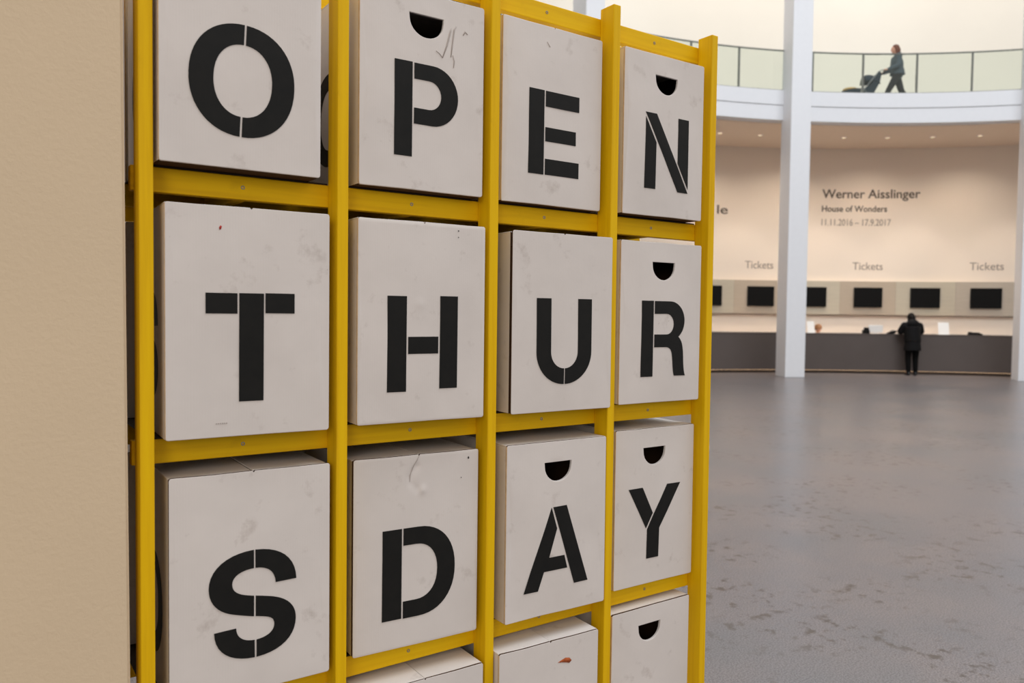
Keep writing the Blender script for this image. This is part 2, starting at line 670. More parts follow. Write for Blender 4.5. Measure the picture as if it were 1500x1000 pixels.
def wall_text(name, body, a0, a1, z0, cap, mat, weight, label, r=17.3, group=None):
    cu = bpy.data.curves.new('txt', 'FONT')
    cu.body = body
    cu.size = 1.0
    cu.offset = weight
    cu.extrude = 0.004
    cu.resolution_u = 4
    to = bpy.data.objects.new('txt', cu)
    COL.objects.link(to)
    dg = bpy.context.evaluated_depsgraph_get()
    me = bpy.data.meshes.new_from_object(to.evaluated_get(dg))
    bpy.data.objects.remove(to)
    xs = [v.co.x for v in me.vertices]
    x0, x1 = min(xs), max(xs)
    capu = 0.69
    for v in me.vertices:
        a = a0 + (a1 - a0) * (v.co.x - x0) / (x1 - x0)
        v.co = hall(a, r - 0.004 - v.co.z, z0 + v.co.y * cap / capu)
    base = hall((a0 + a1) / 2, r, z0)
    e = empty(name, base)
    tag(e, label, 'lettering', group)
    # one part for each character: islands that share their stretch of the line belong together (dots of i)
    n = len(me.vertices)
    par = list(range(n))

    def find(i):
        while par[i] != i:
            par[i] = par[par[i]]
            i = par[i]
        return i
    for ed in me.edges:
        par[find(ed.vertices[0])] = find(ed.vertices[1])
    isl = {}
    for i in range(n):
        isl.setdefault(find(i), []).append(i)
    spans = sorted(([min(xs[i] for i in v), max(xs[i] for i in v), list(v)] for v in isl.values()), key=lambda q: q[0])
    grp = []
    for sp in spans:
        if grp and min(sp[1], grp[-1][1]) - sp[0] > 0.5 * min(sp[1] - sp[0], grp[-1][1] - grp[-1][0]):
            grp[-1][1] = max(sp[1], grp[-1][1])
            grp[-1][2] += sp[2]
        else:
            grp.append(sp)
    owner = {}
    for gi, sp in enumerate(grp):
        for i in sp[2]:
            owner[i] = gi
    fs = [[] for _ in grp]
    for pl in me.polygons:
        fs[owner[pl.vertices[0]]].append(tuple(pl.vertices))
    for gi, sp in enumerate(grp):
        ix = {v: k for k, v in enumerate(sp[2])}
        pyobj('character', [me.vertices[i].co - base for i in sp[2]], [tuple(ix[i] for i in f) for f in fs[gi]], mat, e)
    bpy.data.meshes.remove(me)
    return e


wall_text('wall_lettering', 'Werner Aisslinger', 0.52, 9.7, 5.007, 0.25, M['text'], 0.012, 'large dark lettering, top line of the exhibition text on the wall')
wall_text('wall_lettering', 'House of Wonders', 0.52, 6.69, 4.61, 0.175, M['text'], 0.012, 'small dark lettering, middle line of the exhibition text')
wall_text('wall_lettering', '11.11.2016 \u2013 17.9.2017', 0.52, 7.07, 4.205, 0.19, M['text2'], 0.0, 'grey numerals of the dates under the exhibition text')
wall_text('wall_lettering', 'le', -9.95, -8.85, 4.483, 0.25, M['text'], 0.008, 'two dark letters of a word cut off by the yellow rack')
for a0, a1, wh in ((-6.97, -4.14, 'leftmost'), (3.61, 6.44, 'middle'), (14.21, 17.1, 'rightmost')):
    wall_text('wall_lettering', 'Tickets', a0, a1, 2.915, 0.22, M['text2'], 0.0, '%s of the three grey Tickets signs above the screens' % wh, group='Tickets signs')

# ticket counter
D0, D1 = -34, 16.4
desk = empty('ticket_counter', hall(0, 15.3, 0))
tag(desk, 'long curved dark brown ticket counter with glowing foot strip', 'counter')
inv = Matrix.Translation(-desk.location)
world_child(obj('front_panel', arc_bm(15.30, 15.36, 0.09, 1.055, D0, D1, 48), M['desk'], desk))
world_child(obj('end_panel', arc_bm(15.361, 16.05, 0.07, 1.055, D1 - 0.2, D1, 1), M['desk'], desk))
world_child(obj('end_panel', arc_bm(15.361, 16.05, 0.07, 1.055, D0, D0 + 0.2, 1), M['desk'], desk))
world_child(obj('worktop', arc_bm(15.29, 16.05, 1.056, 1.08, D0, D1, 48), M['desk'], desk))
world_child(obj('toe_kick', arc_bm(15.46, 15.50, 0.0, 0.09, D0, D1 - 0.1, 48), M['desk'], desk))
world_child(obj('foot_light_strip', arc_bm(15.31, 15.35, 0.083, 0.0895, D0 + 0.3, D1 - 0.1, 48), M['led'], desk))
world_child(obj('back_light_strip', arc_bm(16.0, 16.03, 1.03, 1.054, D0 + 0.3, D1 - 0.3, 48), M['led2'], desk))
for ch in desk.children:
    shade(ch)

# ------------------------------------------------------------------ the yellow rack
P = 0.42            # post spacing
H = 0.5722          # row pitch
T = 0.052           # rail height
LEG = 0.05
PW, PD = 0.0273, 0.059
TOP = LEG + 4 * H + T + 0.027
rack = empty('storage_rack', (0.84, 0.4, 0))
tag(rack, 'open yellow painted wooden rack holding the white letter boxes', 'rack')
inv = Matrix.Translation(-rack.location)
post_me = None
for (y0, y1) in ((0.0, PD), (0.372, 0.372 + PD), (0.732, 0.732 + PD)):
    for k in range(5):
        if post_me is None:
            o = obj('post', box(-PW, 0, 0, PD, 0, TOP, 0.0022, 2), M['yz'], rack)
            post_me = o.data
        else:
            o = link(bpy.data.objects.new('post', post_me), rack)
        o.location = (k * P - rack.location.x, y0 - rack.location.y, 0)
rail_me = None
scr_me = None
for lv in range(5):
    z = LEG + lv * H
    for fi, y0 in enumerate((PD + 0.0003, 0.345, 0.705)):
        if rail_me is None:
            o = obj('rail', box(-PW - 0.006, 4 * P + 0.004, 0, 0.0257, 0, T, 0.002, 2), M['yx'], rack)
            rail_me = o.data
        else:
            o = link(bpy.data.objects.new('rail', rail_me), rack)
        o.location = (-rack.location.x, y0 - rack.location.y, z)
        if fi == 0:
            for k in range(4):
                if scr_me is None:
                    bm = bmesh.new()
                    prof = [(0.0046, 0.0004), (0.0042, -0.0007), (0.0026, -0.0009), (0.0020, 0.0006), (0.0, 0.0008)]
                    rg = [[bm.verts.new((r * math.cos(2 * PI * i / 14), y, r * math.sin(2 * PI * i / 14))) for i in range(14)] for r, y in prof[:-1]]
                    cv = bm.verts.new((0, prof[-1][1], 0))
                    for a, b in zip(rg[:-1], rg[1:]):
                        for i in range(14):
                            bm.faces.new((a[i], a[(i + 1) % 14], b[(i + 1) % 14], b[i]))
                    for i in range(14):
                        bm.faces.new((rg[-1][i], rg[-1][(i + 1) % 14], cv))
                    s = obj('screw', bm, M['screw'], o)
                    scr_me = s.data
                else:
                    s = link(bpy.data.objects.new('screw', scr_me), o)
                s.location = (k * P + 0.195, -0.0003, T * 0.52)
    for k in range(4):
        for (ya, yb) in ((PD + 0.0262, 0.3448), (0.371, 0.7048)):
            o = obj('runner', box(-0.0135, 0.0135, 0, yb - ya, 0, T - 0.001, 0.002, 1), M['yy'], rack)
            o.location = (k * P + 0.195 - rack.location.x, ya - rack.location.y, z)


deck_me = None  # decks added to keep light out, so gaps around the boxes stay dark
for lv in range(4):
    for k in range(4):
        if deck_me is None:
            o = obj('added_deck', box(0.001, P - PW - 0.001, 0, 0.672, 0, 0.0034), M['board'], rack)
            deck_me = o.data
        else:
            o = link(bpy.data.objects.new('added_deck', deck_me), rack)
        o.location = (k * P - rack.location.x, PD + 0.001 - rack.location.y, LEG + lv * H + T + 0.0001)

# ------------------------------------------------------------------ letter boxes
def arc(cx, cy, rx, ry, a0, a1, n=14, p=2.0):
    out = []
    for i in range(n + 1):
        a = R_(a0 + (a1 - a0) * i / n)
        c, s = math.cos(a), math.sin(a)
        out.append((cx + rx * math.copysign(abs(c) ** (2 / p), c), cy + ry * math.copysign(abs(s) ** (2 / p), s)))
    return out


def rect(u0, u1, v0, v1):
    return [(u0, v0), (u1, v0), (u1, v1), (u0, v1)]


def bez(p0, p1, p2, p3, n=10):
    o = []
    for i in range(n + 1):
        t = i / n
        o.append(tuple((1 - t) ** 3 * a + 3 * (1 - t) ** 2 * t * b + 3 * (1 - t) * t * t * c + t ** 3 * d for a, b, c, d in zip(p0, p1, p2, p3)))
    return o


def chainp(*segs):
    out = []
    for s in segs:
        for p in s:
            if not out or (abs(out[-1][0] - p[0]) + abs(out[-1][1] - p[1])) > 1e-4:
                out.append(p)
    if abs(out[0][0] - out[-1][0]) + abs(out[0][1] - out[-1][1]) < 1e-4:
        out.pop()
    return out


def g_O(cx=16.75, cy=18.55, rx=11.0, ry=11.8, th=4.9, tv=4.2):
    g = 1.5
    p = 2.15
    return [chainp(arc(cx, cy, rx, ry, 90 + g * 0.45, 270 - g * 0.45, 30, p), arc(cx, cy, rx - th, ry - tv, 270 - g * 0.8, 90 + g * 0.8, 26, p)),
            chainp(arc(cx + 0.1, cy, rx, ry, -90 + g * 0.45, 90 - g * 0.45, 30, p), arc(cx + 0.1, cy, rx - th, ry - tv, 90 - g * 0.8, -90 + g * 0.8, 26, p))]


def g_S():
    lu = chainp(bez((17.4, 31.6), (11.5, 31.5), (7.9, 28.6), (7.9, 24.4)), bez((7.9, 24.4), (7.9, 21.2), (9.8, 19.0), (13.0, 18.0)), bez((13.0, 18.0), (14.6, 17.5), (16, 17.1), (17.45, 16.75)),
                bez((17.45, 21.35), (15.0, 21.9), (12.75, 22.5), (12.75, 24.7)), bez((12.75, 24.7), (12.75, 26.5), (14.6, 27.5), (17.4, 27.55)))
    ru = chainp(bez((17.75, 31.6), (23.3, 31.4), (26.8, 28.6), (27.0, 23.6)), [(22.3, 23.5)], bez((22.3, 23.5), (22.1, 26.3), (20.2, 27.5), (17.75, 27.55)))
    rm = chainp(bez((17.85, 21.3), (20.5, 20.7), (21.9, 20.4), (23.2, 19.8)), bez((23.2, 19.8), (25.6, 18.7), (26.9, 17.0), (26.9, 14.6)), bez((26.9, 14.6), (26.9, 10.4), (23.6, 7.7), (18.05, 7.5)),
                bez((18.05, 11.4), (20.6, 11.5), (22.0, 12.6), (22.0, 14.1)), bez((22.0, 14.1), (22.0, 15.8), (20.6, 16.1), (17.85, 16.7)))
    ll = chainp(bez((17.65, 7.5), (12.3, 7.6), (9.1, 10.2), (9.0, 14.6)), [(13.6, 14.8)], bez((13.6, 14.8), (13.7, 12.6), (15.2, 11.5), (17.6, 11.4)))
    return [lu, ru, rm, ll]


def g_G(dx=0):
    cx, cy, rx, ry = 16.75, 18.55, 11.0, 11.8
    o = chainp(arc(cx, cy, rx, ry, 25, 300, 40, 2.15), [(22.3, 9.5), (22.3, 16.0), (17.5, 16.0), (17.5, 20.0), (27.5, 20.0), (27.5, 7.2), (25.0, 7.2)])
    o = chainp(arc(cx, cy, rx, ry, 22, 292, 40, 2.15), [(24.0, 9.6), (24.6, 7.2), (27.5, 7.2), (27.5, 19.8), (17.3, 19.8), (17.3, 15.8), (22.8, 15.8)],
               arc(cx, cy, rx - 4.9, ry - 4.2, -35, -338, 36, 2.15))
    return [o]


def turn(loops, deg, cx=16.8, cy=18.5):
    c, sn = math.cos(R_(deg)), math.sin(R_(deg))
    return [[(cx + (u - cx) * c - (v - cy) * sn, cy + (u - cx) * sn + (v - cy) * c) for u, v in lp] for lp in loops]


GL = {
    'O': turn(g_O(), -2.6),
    'P': [rect(9.0, 13.75, 8.0, 30.9), chainp([(14.25, 30.8)], arc(19.4, 23.45, 7.2, 7.35, 90, -90, 20), [(14.25, 16.1), (14.25, 19.95)], arc(18.4, 23.45, 3.4, 3.5, -90, 90, 14), [(14.25, 26.95)])],
    'E': [rect(8.7, 13.85, 8.3, 31.3), rect(14.35, 26.3, 27.0, 31.25), rect(14.35, 25.15, 17.5, 21.35), rect(14.35, 26.3, 8.35, 12.7)],
    'N': [[(8.5, 8.2), (13.0, 8.2), (13.0, 22.2), (8.5, 29.5)], [(8.4, 30.9), (12.95, 30.9), (27.2, 8.1), (22.6, 8.1)], [(22.4, 30.8), (27.0, 30.8), (27.2, 9.3), (22.4, 17.0)]],
    'T': [rect(7.9, 14.35, 26.35, 30.7), rect(14.75, 19.95, 7.5, 30.75), rect(20.3, 26.7, 26.5, 30.85)],
    'H': [rect(7.5, 12.5, 7.6, 30.9), rect(12.95, 21.2, 16.8, 21.0), rect(21.7, 26.7, 8.0, 31.1)],
    'U': [chainp([(7.9, 31.4)], arc(17.2, 16.6, 9.3, 9.0, 180, 270, 14), [(17.2, 12.0)], arc(17.2, 16.6, 4.55, 4.6, 270, 180, 12), [(12.65, 31.4)]),
          chainp([(26.9, 31.4), (22.0, 31.4)], arc(17.55, 16.6, 4.45, 4.6, 360, 270, 12), [(17.55, 7.6)], arc(17.55, 16.6, 9.35, 9.0, 270, 360, 14))],
    'R': [rect(8.6, 13.4, 8.1, 31.4), chainp([(13.85, 31.35)], arc(20.6, 25.3, 6.3, 6.05, 90, -55, 18), bez((24.2, 20.3), (26.0, 19.0), (26.3, 17.0), (26.5, 14.0)), bez((26.5, 14.0), (26.6, 11.0), (26.9, 9.2), (27.5, 8.0)), [(22.6, 8.1)],
                                             bez((22.6, 8.1), (21.8, 9.8), (21.9, 12.5), (21.5, 14.5)), bez((21.5, 14.5), (21.2, 16.4), (20.2, 17.1), (18.6, 17.1)), [(13.85, 17.1), (13.85, 21.05)], arc(19.0, 24.25, 3.1, 3.2, -90, 90, 12), [(13.85, 27.4)])],
    'S': g_S(),
    'D': [rect(7.5, 12.65, 7.5, 30.2), chainp([(13.1, 30.2)], arc(17.2, 18.8, 10.5, 11.4, 90, -90, 24, 2.2), [(13.1, 7.4), (13.1, 11.7)], arc(16.6, 18.8, 6.0, 7.1, -90, 90, 18, 2.2), [(13.1, 25.9)])],
    'A': [[(14.95, 30.3), (6.1, 7.3), (10.9, 7.25), (12.8, 12.4), (20.9, 12.4), (19.75, 16.2), (14.4, 16.2), (16.95, 24.2)], [(15.55, 30.35), (20.3, 30.4), (28.5, 7.5), (23.5, 7.5)]],
    'Y': [[(5.4, 30.6), (11.1, 30.7), (15.6, 22.3), (12.9, 17.7)], [(21.55, 30.8), (27.5, 30.7), (18.5, 17.2), (18.5, 7.95), (13.4, 8.0), (13.4, 17.3), (15.95, 21.75)]],
    'G': g_G(),
}
BD = 0.368
ROWZ = [LEG + (3 - r) * H + T for r in range(4)]


def hole_loop(cu, top, wd=9.5, dp=5.5):
    """half moon hand hole, cm"""
    return chainp([(cu - wd / 2, top), (cu + wd / 2, top)], [(cu + wd / 2 - 0.05, top - 1.2)], arc(cu, top - 1.2, wd / 2 - 0.1, dp - 1.2, 0, -180, 14))


def make_box(letter, row, x, y, yaw, dz, wcm, hcm, label, seam=False, hole=None, flaps=True, side=None, dents=(), marks=(), depth=BD, group='white letter boxes in the yellow rack', seed=0):
    W, Hh = wcm / 100, hcm / 100
    z = ROWZ[row] + 0.0037 + max(dz - 0.0028, 0.0)
    e = Vector((math.cos(yaw), math.sin(yaw), 0))
    n = Vector((-math.sin(yaw), math.cos(yaw), 0))
    base = Vector((x, y, z)) + e * (W / 2) + n * (depth / 2)
    bx = empty('cardboard_box', base, yaw)
    tag(bx, label, 'box', group)
    rng = random.Random(seed + 11)
    ox = rng.uniform(0, 50)

    def to3(u, v, yy):
        return (u - W / 2, yy - depth / 2, v)

    def bulge(u, v):
        d = 0.0030 * noise.noise(Vector((u * 5 + ox, v * 4, ox))) + 0.0006 * noise.noise(Vector((u * 15 + ox, v * 12, 3)))
        d += 0.0035 * max(0, math.sin(PI * min(1, max(0, u / W)))) * max(0, math.sin(PI * min(1, max(0, v / Hh))))
        for (du, dv, r, amp) in dents:
            d += amp * math.exp(-((u - du) ** 2 + (v - dv) ** 2) / (r * r))
        return d

    g = 0.008 if seam else 0.0006
    # front panel outline with rounded corners
    rc = 0.006
    outl = chainp(arc(W - rc, Hh - rc, rc, rc, 0, 90, 3), [(W * 0.75, Hh - 0.001 * rng.random()), (W * 0.508, Hh), (W * 0.50, Hh - (0.004 if flaps else 0)), (W * 0.492, Hh), (W * 0.25, Hh - 0.0015 * rng.random())],
                  arc(rc, Hh - rc, rc, rc, 90, 180, 3), arc(rc, rc, rc, rc, 180, 270, 3), [(W * 0.35, 0.0012 * rng.random()), (W * 0.6, 0.0012 * rng.random())], arc(W - rc, rc, rc, rc, 270, 360, 3))
    loops = [outl]
    if hole:
        loops.append([(u / 100, v / 100) for u, v in hole_loop(*hole)])
    fp = shade(sheet(loops, 0.006 if dents else 0.016, 0.0055, bulge, 0.0, to3, 0.0014, 'front_panel', M['card'], bx), 28 if dents else 14)
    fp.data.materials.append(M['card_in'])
    fp.data.materials.append(M['card_worn'])
    for pl in fp.data.polygons:
        if abs(pl.normal.y) < 0.4 and (pl.center.z > Hh - 0.0035 or (seam and pl.center.x < -W / 2 + 0.002)):
            pl.material_index = 1
        elif not seam and pl.normal.x < -0.3 and pl.center.x < -W / 2 + 0.002:
            pl.material_index = 2
    # body: sides, bottom, back, hollow inside
    bm = bmesh.new()
    t = 0.005
    y0 = 0.006 + g
    inx = 0.0015 if seam else 0.0008
    for (a0, a1, b0, b1, c0, c1) in ((inx, t, y0, depth, 0.001, Hh - 0.004), (W - t, W - inx, y0, depth, 0.001, Hh - 0.004),
                                     (t, W - t, y0, depth, 0.001, t), (t, W - t, depth - t, depth, t, Hh - 0.004)):
        box(a0 - W / 2, a1 - W / 2, b0 - depth / 2, b1 - depth / 2, c0, c1, 0.001, 1, bm)
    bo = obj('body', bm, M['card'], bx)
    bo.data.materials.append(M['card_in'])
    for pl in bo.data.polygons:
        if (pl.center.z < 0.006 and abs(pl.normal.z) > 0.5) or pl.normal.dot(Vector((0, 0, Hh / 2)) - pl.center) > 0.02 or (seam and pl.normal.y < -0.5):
            pl.material_index = 1  # underside, inner faces and seam edges get the shade-dark brown
    if flaps:
        for s in (0, 1):
            u0, u1 = (0.001, W / 2 - 0.0012) if s == 0 else (W / 2 + 0.0012, W - 0.001)
            tilt = rng.uniform(-0.0015, 0.0025)
            bm = box(u0 - W / 2, u1 - W / 2, y0 - (-0.001 if seam else 0.002) - depth / 2, depth / 2, Hh - 0.0038, Hh - 0.0003, 0.001, 1)
            for v in bm.verts:
                k = (v.co.x - (u0 - W / 2)) / (u1 - u0)
                v.co.z += tilt * (k if s == 0 else 1 - k) - (0.003 if seam else 0.0)
            obj('top_flap', bm, M['card'], bx)
    else:
        bm = box(0.001 - W / 2, W / 2 - 0.001, y0 - 0.002 - depth / 2, depth / 2, Hh - 0.0038, Hh - 0.0003, 0.001, 1)
        obj('top_panel', bm, M['card'], bx)
    if letter:
        bm_all = bmesh.new()
        pieces = GL[letter]
        lt = None
        mes = []
        for lp in pieces:
            o = sheet([[(u / 100, v / 100) for u, v in lp]], 0.016, 0.0006, bulge, -0.0013, to3, 0.0, 'letter', M['ink'], None)
            mes.append(o)
        for o in mes:
            bm_all.from_mesh(o.data)
            d = o.data
            bpy.data.objects.remove(o)
            bpy.data.meshes.remove(d)
        o = shade(obj('letter', bm_all, M['ink'], bx), 40)
        o['label'] = 'black stencil letter %s' % letter
    if side:
        # lettering on the left side panel; u runs from back to front as read from outside
        bm_all = bmesh.new()
        for lp in GL[side]:
            vs2, fs2 = cdt([[(u / 100, v / 100) for u, v in lp]], 0)
            off = (depth - 0.345) / 2
            bv = [bm_all.verts.new((-W / 2 + inx - 0.0006, depth / 2 - off - v.x, v.y)) for v in vs2]
            for f in fs2:
                bm_all.faces.new([bv[i] for i in f])
        o = obj('side_letter', bm_all, M['ink'], bx)
        o['label'] = 'black stencil letter %s on the left side' % side
    for (nm, mt, lp) in marks:
        sheet([[(u / 100, v / 100) for u, v in lp]], 0, 0.0003, bulge, -0.0012, to3, 0.0, nm, M[mt], bx)
    return bx


def stroke(pts, wd):
    """thin pen stroke outline, cm"""
    L, Rr = [], []
    for i, p in enumerate(pts):
        a = Vector(pts[min(i + 1, len(pts) - 1)]) - Vector(pts[max(i - 1, 0)])
        a.normalize()
        k = wd / 2 * (0.5 if i in (0, len(pts) - 1) else 1)
        L.append((p[0] - a.y * k, p[1] + a.x * k))
        Rr.append((p[0] + a.y * k, p[1] - a.x * k))
    return L + Rr[::-1]


LB = 'white cardboard box with a black stencil letter %s%s'
p = P
make_box('O', 0, 0.0187 * p, -0.0178 * p, -0.0044, -0.0067 * p, 34.1, 49.3, LB % ('O', ', at the rack\'s top left'), side='G', seed=1)
make_box('P', 0, 1.0717 * p, 0.0295 * p, -0.013, 0.0039 * p, 34.4, 48.3, LB % ('P', ' and pencil scribble beside its hand hole'), hole=(17.7, 42.9), flaps=False, side='O', seed=2,
         marks=[('scribble', 'pencil', stroke([(22.0, 33.4), (23.2, 36.5), (24.3, 40.3), (24.6, 41.2)], 0.38)), ('scribble', 'pencil', stroke([(24.4, 34.0), (24.8, 37.0), (25.4, 41.0), (26.0, 42.0)], 0.32)),
                ('scribble', 'pencil', stroke([(20.2, 34.8), (21.2, 34.3), (22.0, 33.4)], 0.2)), ('scribble', 'pencil', stroke([(25.2, 31.5), (25.4, 33.2), (25.0, 34.6)], 0.24)), ('scribble', 'pencil', stroke([(28.0, 40.2), (28.6, 41.2), (29.3, 40.6)], 0.4))])
make_box('E', 0, 2.0530 * p, 0.0515 * p, 0.0103, 0.0042 * p, 35.0, 49.1, LB % ('E', ' in the top row'), seed=3, marks=[('pen_mark', 'pencil', stroke([(14.7, 44.7), (15.2, 44.0), (15.7, 43.4)], 0.12))])
make_box('N', 0, 3.0702 * p, 0.0286 * p, -0.0111, 0.0097 * p, 33.8, 48.9, LB % ('N', ' below a half-moon hand hole'), hole=(17.2, 42.7), flaps=False, seed=4)
make_box('T', 1, 0.045 * p, -0.0128 * p, -0.0353, 0.0074 * p, 34.8, 49.1, LB % ('T', ' and a small red mark'), side='S', seed=5,
         marks=[('red_mark', 'red', [(10.75, 44.0), (11.05, 44.1), (11.25, 44.75), (10.95, 44.9), (10.7, 44.5)])] +
               [('printed_dot', 'pencil', rect(10.0 + 0.42 * i, 10.18 + 0.42 * i, 2.9, 3.15)) for i in range(6)])
make_box('H', 1, 1.0536 * p, -0.0032 * p, -0.0424, 0.0097 * p, 34.7, 49.2, LB % ('H', ' in the second row'), seed=6, dents=[(0.16, 0.29, 0.012, 0.0012)],
         marks=[('staple_hole', 'recess', arc(26.8, 47.6, 0.16, 0.2, 0, 330, 8)), ('staple_hole', 'recess', arc(26.8, 46.0, 0.12, 0.16, 0, 330, 8))])
make_box('U', 1, 2.1054 * p, -0.0082 * p, -0.0382, 0.0044 * p, 34.4, 49.4, LB % ('U', ' and a dark left seam'), seam=True, seed=7)
make_box('R', 1, 3.0673 * p, 0.033 * p, -0.0201, 0.0091 * p, 34.1, 49.4, LB % ('R', ' below a half-moon hand hole'), hole=(17.7, 43.3), flaps=False, seed=8)
make_box('S', 2, 0.0657 * p, 0.0163 * p, -0.0156, 0.0084 * p, 35.0, 49.1, LB % ('S', ' in the third row'), seam=True, side='O', seed=9)
make_box('D', 2, 1.0672 * p, 0.0703 * p, -0.0414, 0.009 * p, 34.7, 48.5, LB % ('D', ' and a creased dent near its top'), seam=True, seed=10,
         dents=[(0.168, 0.455, 0.008, -0.004), (0.158, 0.445, 0.009, -0.004), (0.150, 0.43, 0.010, -0.0035), (0.152, 0.412, 0.010, -0.003), (0.168, 0.398, 0.010, -0.0028), (0.182, 0.394, 0.010, 0.004)],
         marks=[('crease', 'pencil', stroke([(17.4, 48.3), (16.7, 47.0), (15.6, 45.2), (14.9, 43.4), (14.8, 41.8)], 0.16)), ('staple_hole', 'recess', arc(31.6, 46.4, 0.22, 0.32, 0, 330, 8)), ('staple_hole', 'recess', arc(29.5, 41.4, 0.1, 0.12, 0, 330, 8))])
make_box('A', 2, 2.0827 * p, -0.0 * p, -0.0196, 0.0046 * p, 35.0, 48.8, LB % ('A', ' below a half-moon hand hole'), hole=(17.3, 43.0), flaps=False, seed=11)
make_box('Y', 2, 3.0915 * p, 0.0803 * p, -0.0115, 0.0048 * p, 33.8, 49.1, LB % ('Y', ' below a half-moon hand hole'), hole=(16.1, 43.0), flaps=False, seed=12)
make_box(None, 3, 1.0772 * p, -0.0442 * p, -0.0088, 0.0, 34.0, 49.9, 'white cardboard box in the bottom row, below the letter D', seed=13)
make_box(None, 3, 2.006 * p, -0.0528 * p, -0.0374, 0.0035 * p, 33.8, 50.7, 'white cardboard box with an orange-brown stain, below the letter A', seed=14,
         marks=[('stain', 'rust', [(19.4, 44.2), (20.6, 44.6), (22.0, 45.0), (23.4, 44.7), (24.2, 43.8), (23.4, 43.2), (22.6, 43.5), (21.0, 43.9)])])
make_box(None, 3, 3.0459 * p, 0.0434 * p, -0.0014, 0.0033 * p, 33.6, 50.7, 'white cardboard box with a hand hole in the bottom row, below the letter Y', hole=(15.8, 45.2), flaps=False, seed=15)
# rear row standing back to back with the lettered ones
RN = {(0, 0): 'O', (0, 1): 'T', (0, 2): 'S', (1, 0): 'P', (1, 1): 'H', (1, 2): 'D', (2, 0): 'E', (2, 1): 'U', (2, 2): 'A', (3, 0): 'N', (3, 1): 'R', (3, 2): 'Y'}
for (cI, rI), ch in RN.items():
    make_box(None, rI, (cI + 0.03) * p, 0.4125, 0.0, 0.001, 34.5, 48.6, 'plain white box in the rear row, behind the letter %s box' % ch, side='U' if cI == 0 else None,
             group='rear row boxes of the yellow rack', seed=30 + cI * 4 + rI)


# ------------------------------------------------------------------ people
def ell(bm, c, r, rot=None, seg=18):
    t = bmesh.new()
    bmesh.ops.create_uvsphere(t, u_segments=seg, v_segments=max(8, seg // 2 + 3), radius=1)
    m = Matrix.Translation(Vector(c)) @ (rot.to_matrix().to_4x4() if rot else Matrix()) @ Matrix.Diagonal((*r, 1))
    t.transform(m)
    me = bpy.data.meshes.new('t')
    t.to_mesh(me)
    t.free()
    bm.from_mesh(me)
    bpy.data.meshes.remove(me)


def limb(bm, pts, rads, seg=14):
    pts = [Vector(q) for q in pts]
    for q, r in zip(pts, rads):
        ell(bm, q, (r, r, r), seg=12)
    for i in range(len(pts) - 1):
        tube(bm, [pts[i], pts[i + 1]], [rads[i], rads[i + 1]], seg)


def fuse(name, bm, voxel, mat, parent, smooth_it=6):
    """one continuous skin grown over the overlapping volumes"""
    bmesh.ops.recalc_face_normals(bm, faces=bm.faces)
    me = bpy.data.meshes.new('t')
    bm.to_mesh(me)
    bm.free()
    o = bpy.data.objects.new('t', me)
    COL.objects.link(o)
    md = o.modifiers.new('r', 'REMESH')
    md.mode = 'VOXEL'
    md.voxel_size = voxel
    sm = o.modifiers.new('s', 'SMOOTH')
    sm.iterations = smooth_it
    sm.factor = 0.5
    dg = bpy.context.evaluated_depsgraph_get()
    m2 = bpy.data.meshes.new_from_object(o.evaluated_get(dg))
    bpy.data.objects.remove(o)
    bpy.data.meshes.remove(me)
    m2.materials.clear()
    m2.materials.append(mat)
    m2.polygons.foreach_set('use_smooth', [True] * len(m2.polygons))
    m2.name = name
    return link(bpy.data.objects.new(name, m2), parent)


def hand(bm, wr, dirv, palm_n, curl, side):
    """palm and five curled fingers; dirv along the hand, palm_n out of the palm"""
    d = Vector(dirv).normalized()
    nrm = Vector(palm_n)
    nrm = (nrm - d * nrm.dot(d)).normalized()
    s = d.cross(nrm).normalized() * side
    wr = Vector(wr)
    limb(bm, [wr, wr + d * 0.075], [0.024, 0.026], 10)
    ell(bm, wr + d * 0.055, (0.02, 0.02, 0.02))
    for k, (off, ln) in enumerate(((0.03, 0.070), (0.010, 0.078), (-0.010, 0.073), (-0.029, 0.058))):
        b = wr + d * 0.08 + s * off
        pts = [wr + d * 0.045 + s * off * 0.9, b]
        ang = 0.0
        q = b.copy()
        for j, f in enumerate((0.45, 0.30, 0.25)):
            ang += curl * (0.7 if j == 0 else 1.0)
            q = q + (d * math.cos(ang) + nrm * math.sin(ang)) * ln * f
            pts.append(q.copy())
        limb(bm, pts, [0.0115, 0.0105, 0.0095, 0.0085, 0.0075], 8)
    tb = wr + d * 0.025 + s * 0.028
    t1 = tb + (d * 0.55 + s * 0.7 + nrm * 0.3).normalized() * 0.035
    t2 = t1 + (d * 0.85 + s * 0.2 + nrm * (0.3 + curl * 0.4)).normalized() * 0.03
    limb(bm, [wr + d * 0.015 + s * 0.015, tb, t1, t2], [0.015, 0.013, 0.011, 0.009], 8)


def head(bm, c, rot):
    """skull, jaw, nose, brow, ears, neck stump; faces +y before rot"""
    def T(v):
        return Vector(c) + rot.to_matrix() @ Vector(v)
    ell(bm, T((0, -0.008, 0.025)), (0.074, 0.092, 0.088), rot)
    ell(bm, T((0, 0.022, -0.035)), (0.056, 0.062, 0.072), rot)
    ell(bm, T((0, 0.060, -0.082)), (0.026, 0.022, 0.02), rot)
    limb(bm, [T((0, 0.082, 0.018)), T((0, 0.104, -0.022))], [0.010, 0.014], 8)
    for s in (-1, 1):
        ell(bm, T((0.03 * s, 0.072, 0.03)), (0.024, 0.014, 0.01), rot)
        ell(bm, T((0.077 * s, -0.008, 0.0)), (0.010, 0.020, 0.032), rot)
        ell(bm, T((0.04 * s, 0.055, -0.02)), (0.022, 0.022, 0.022), rot)


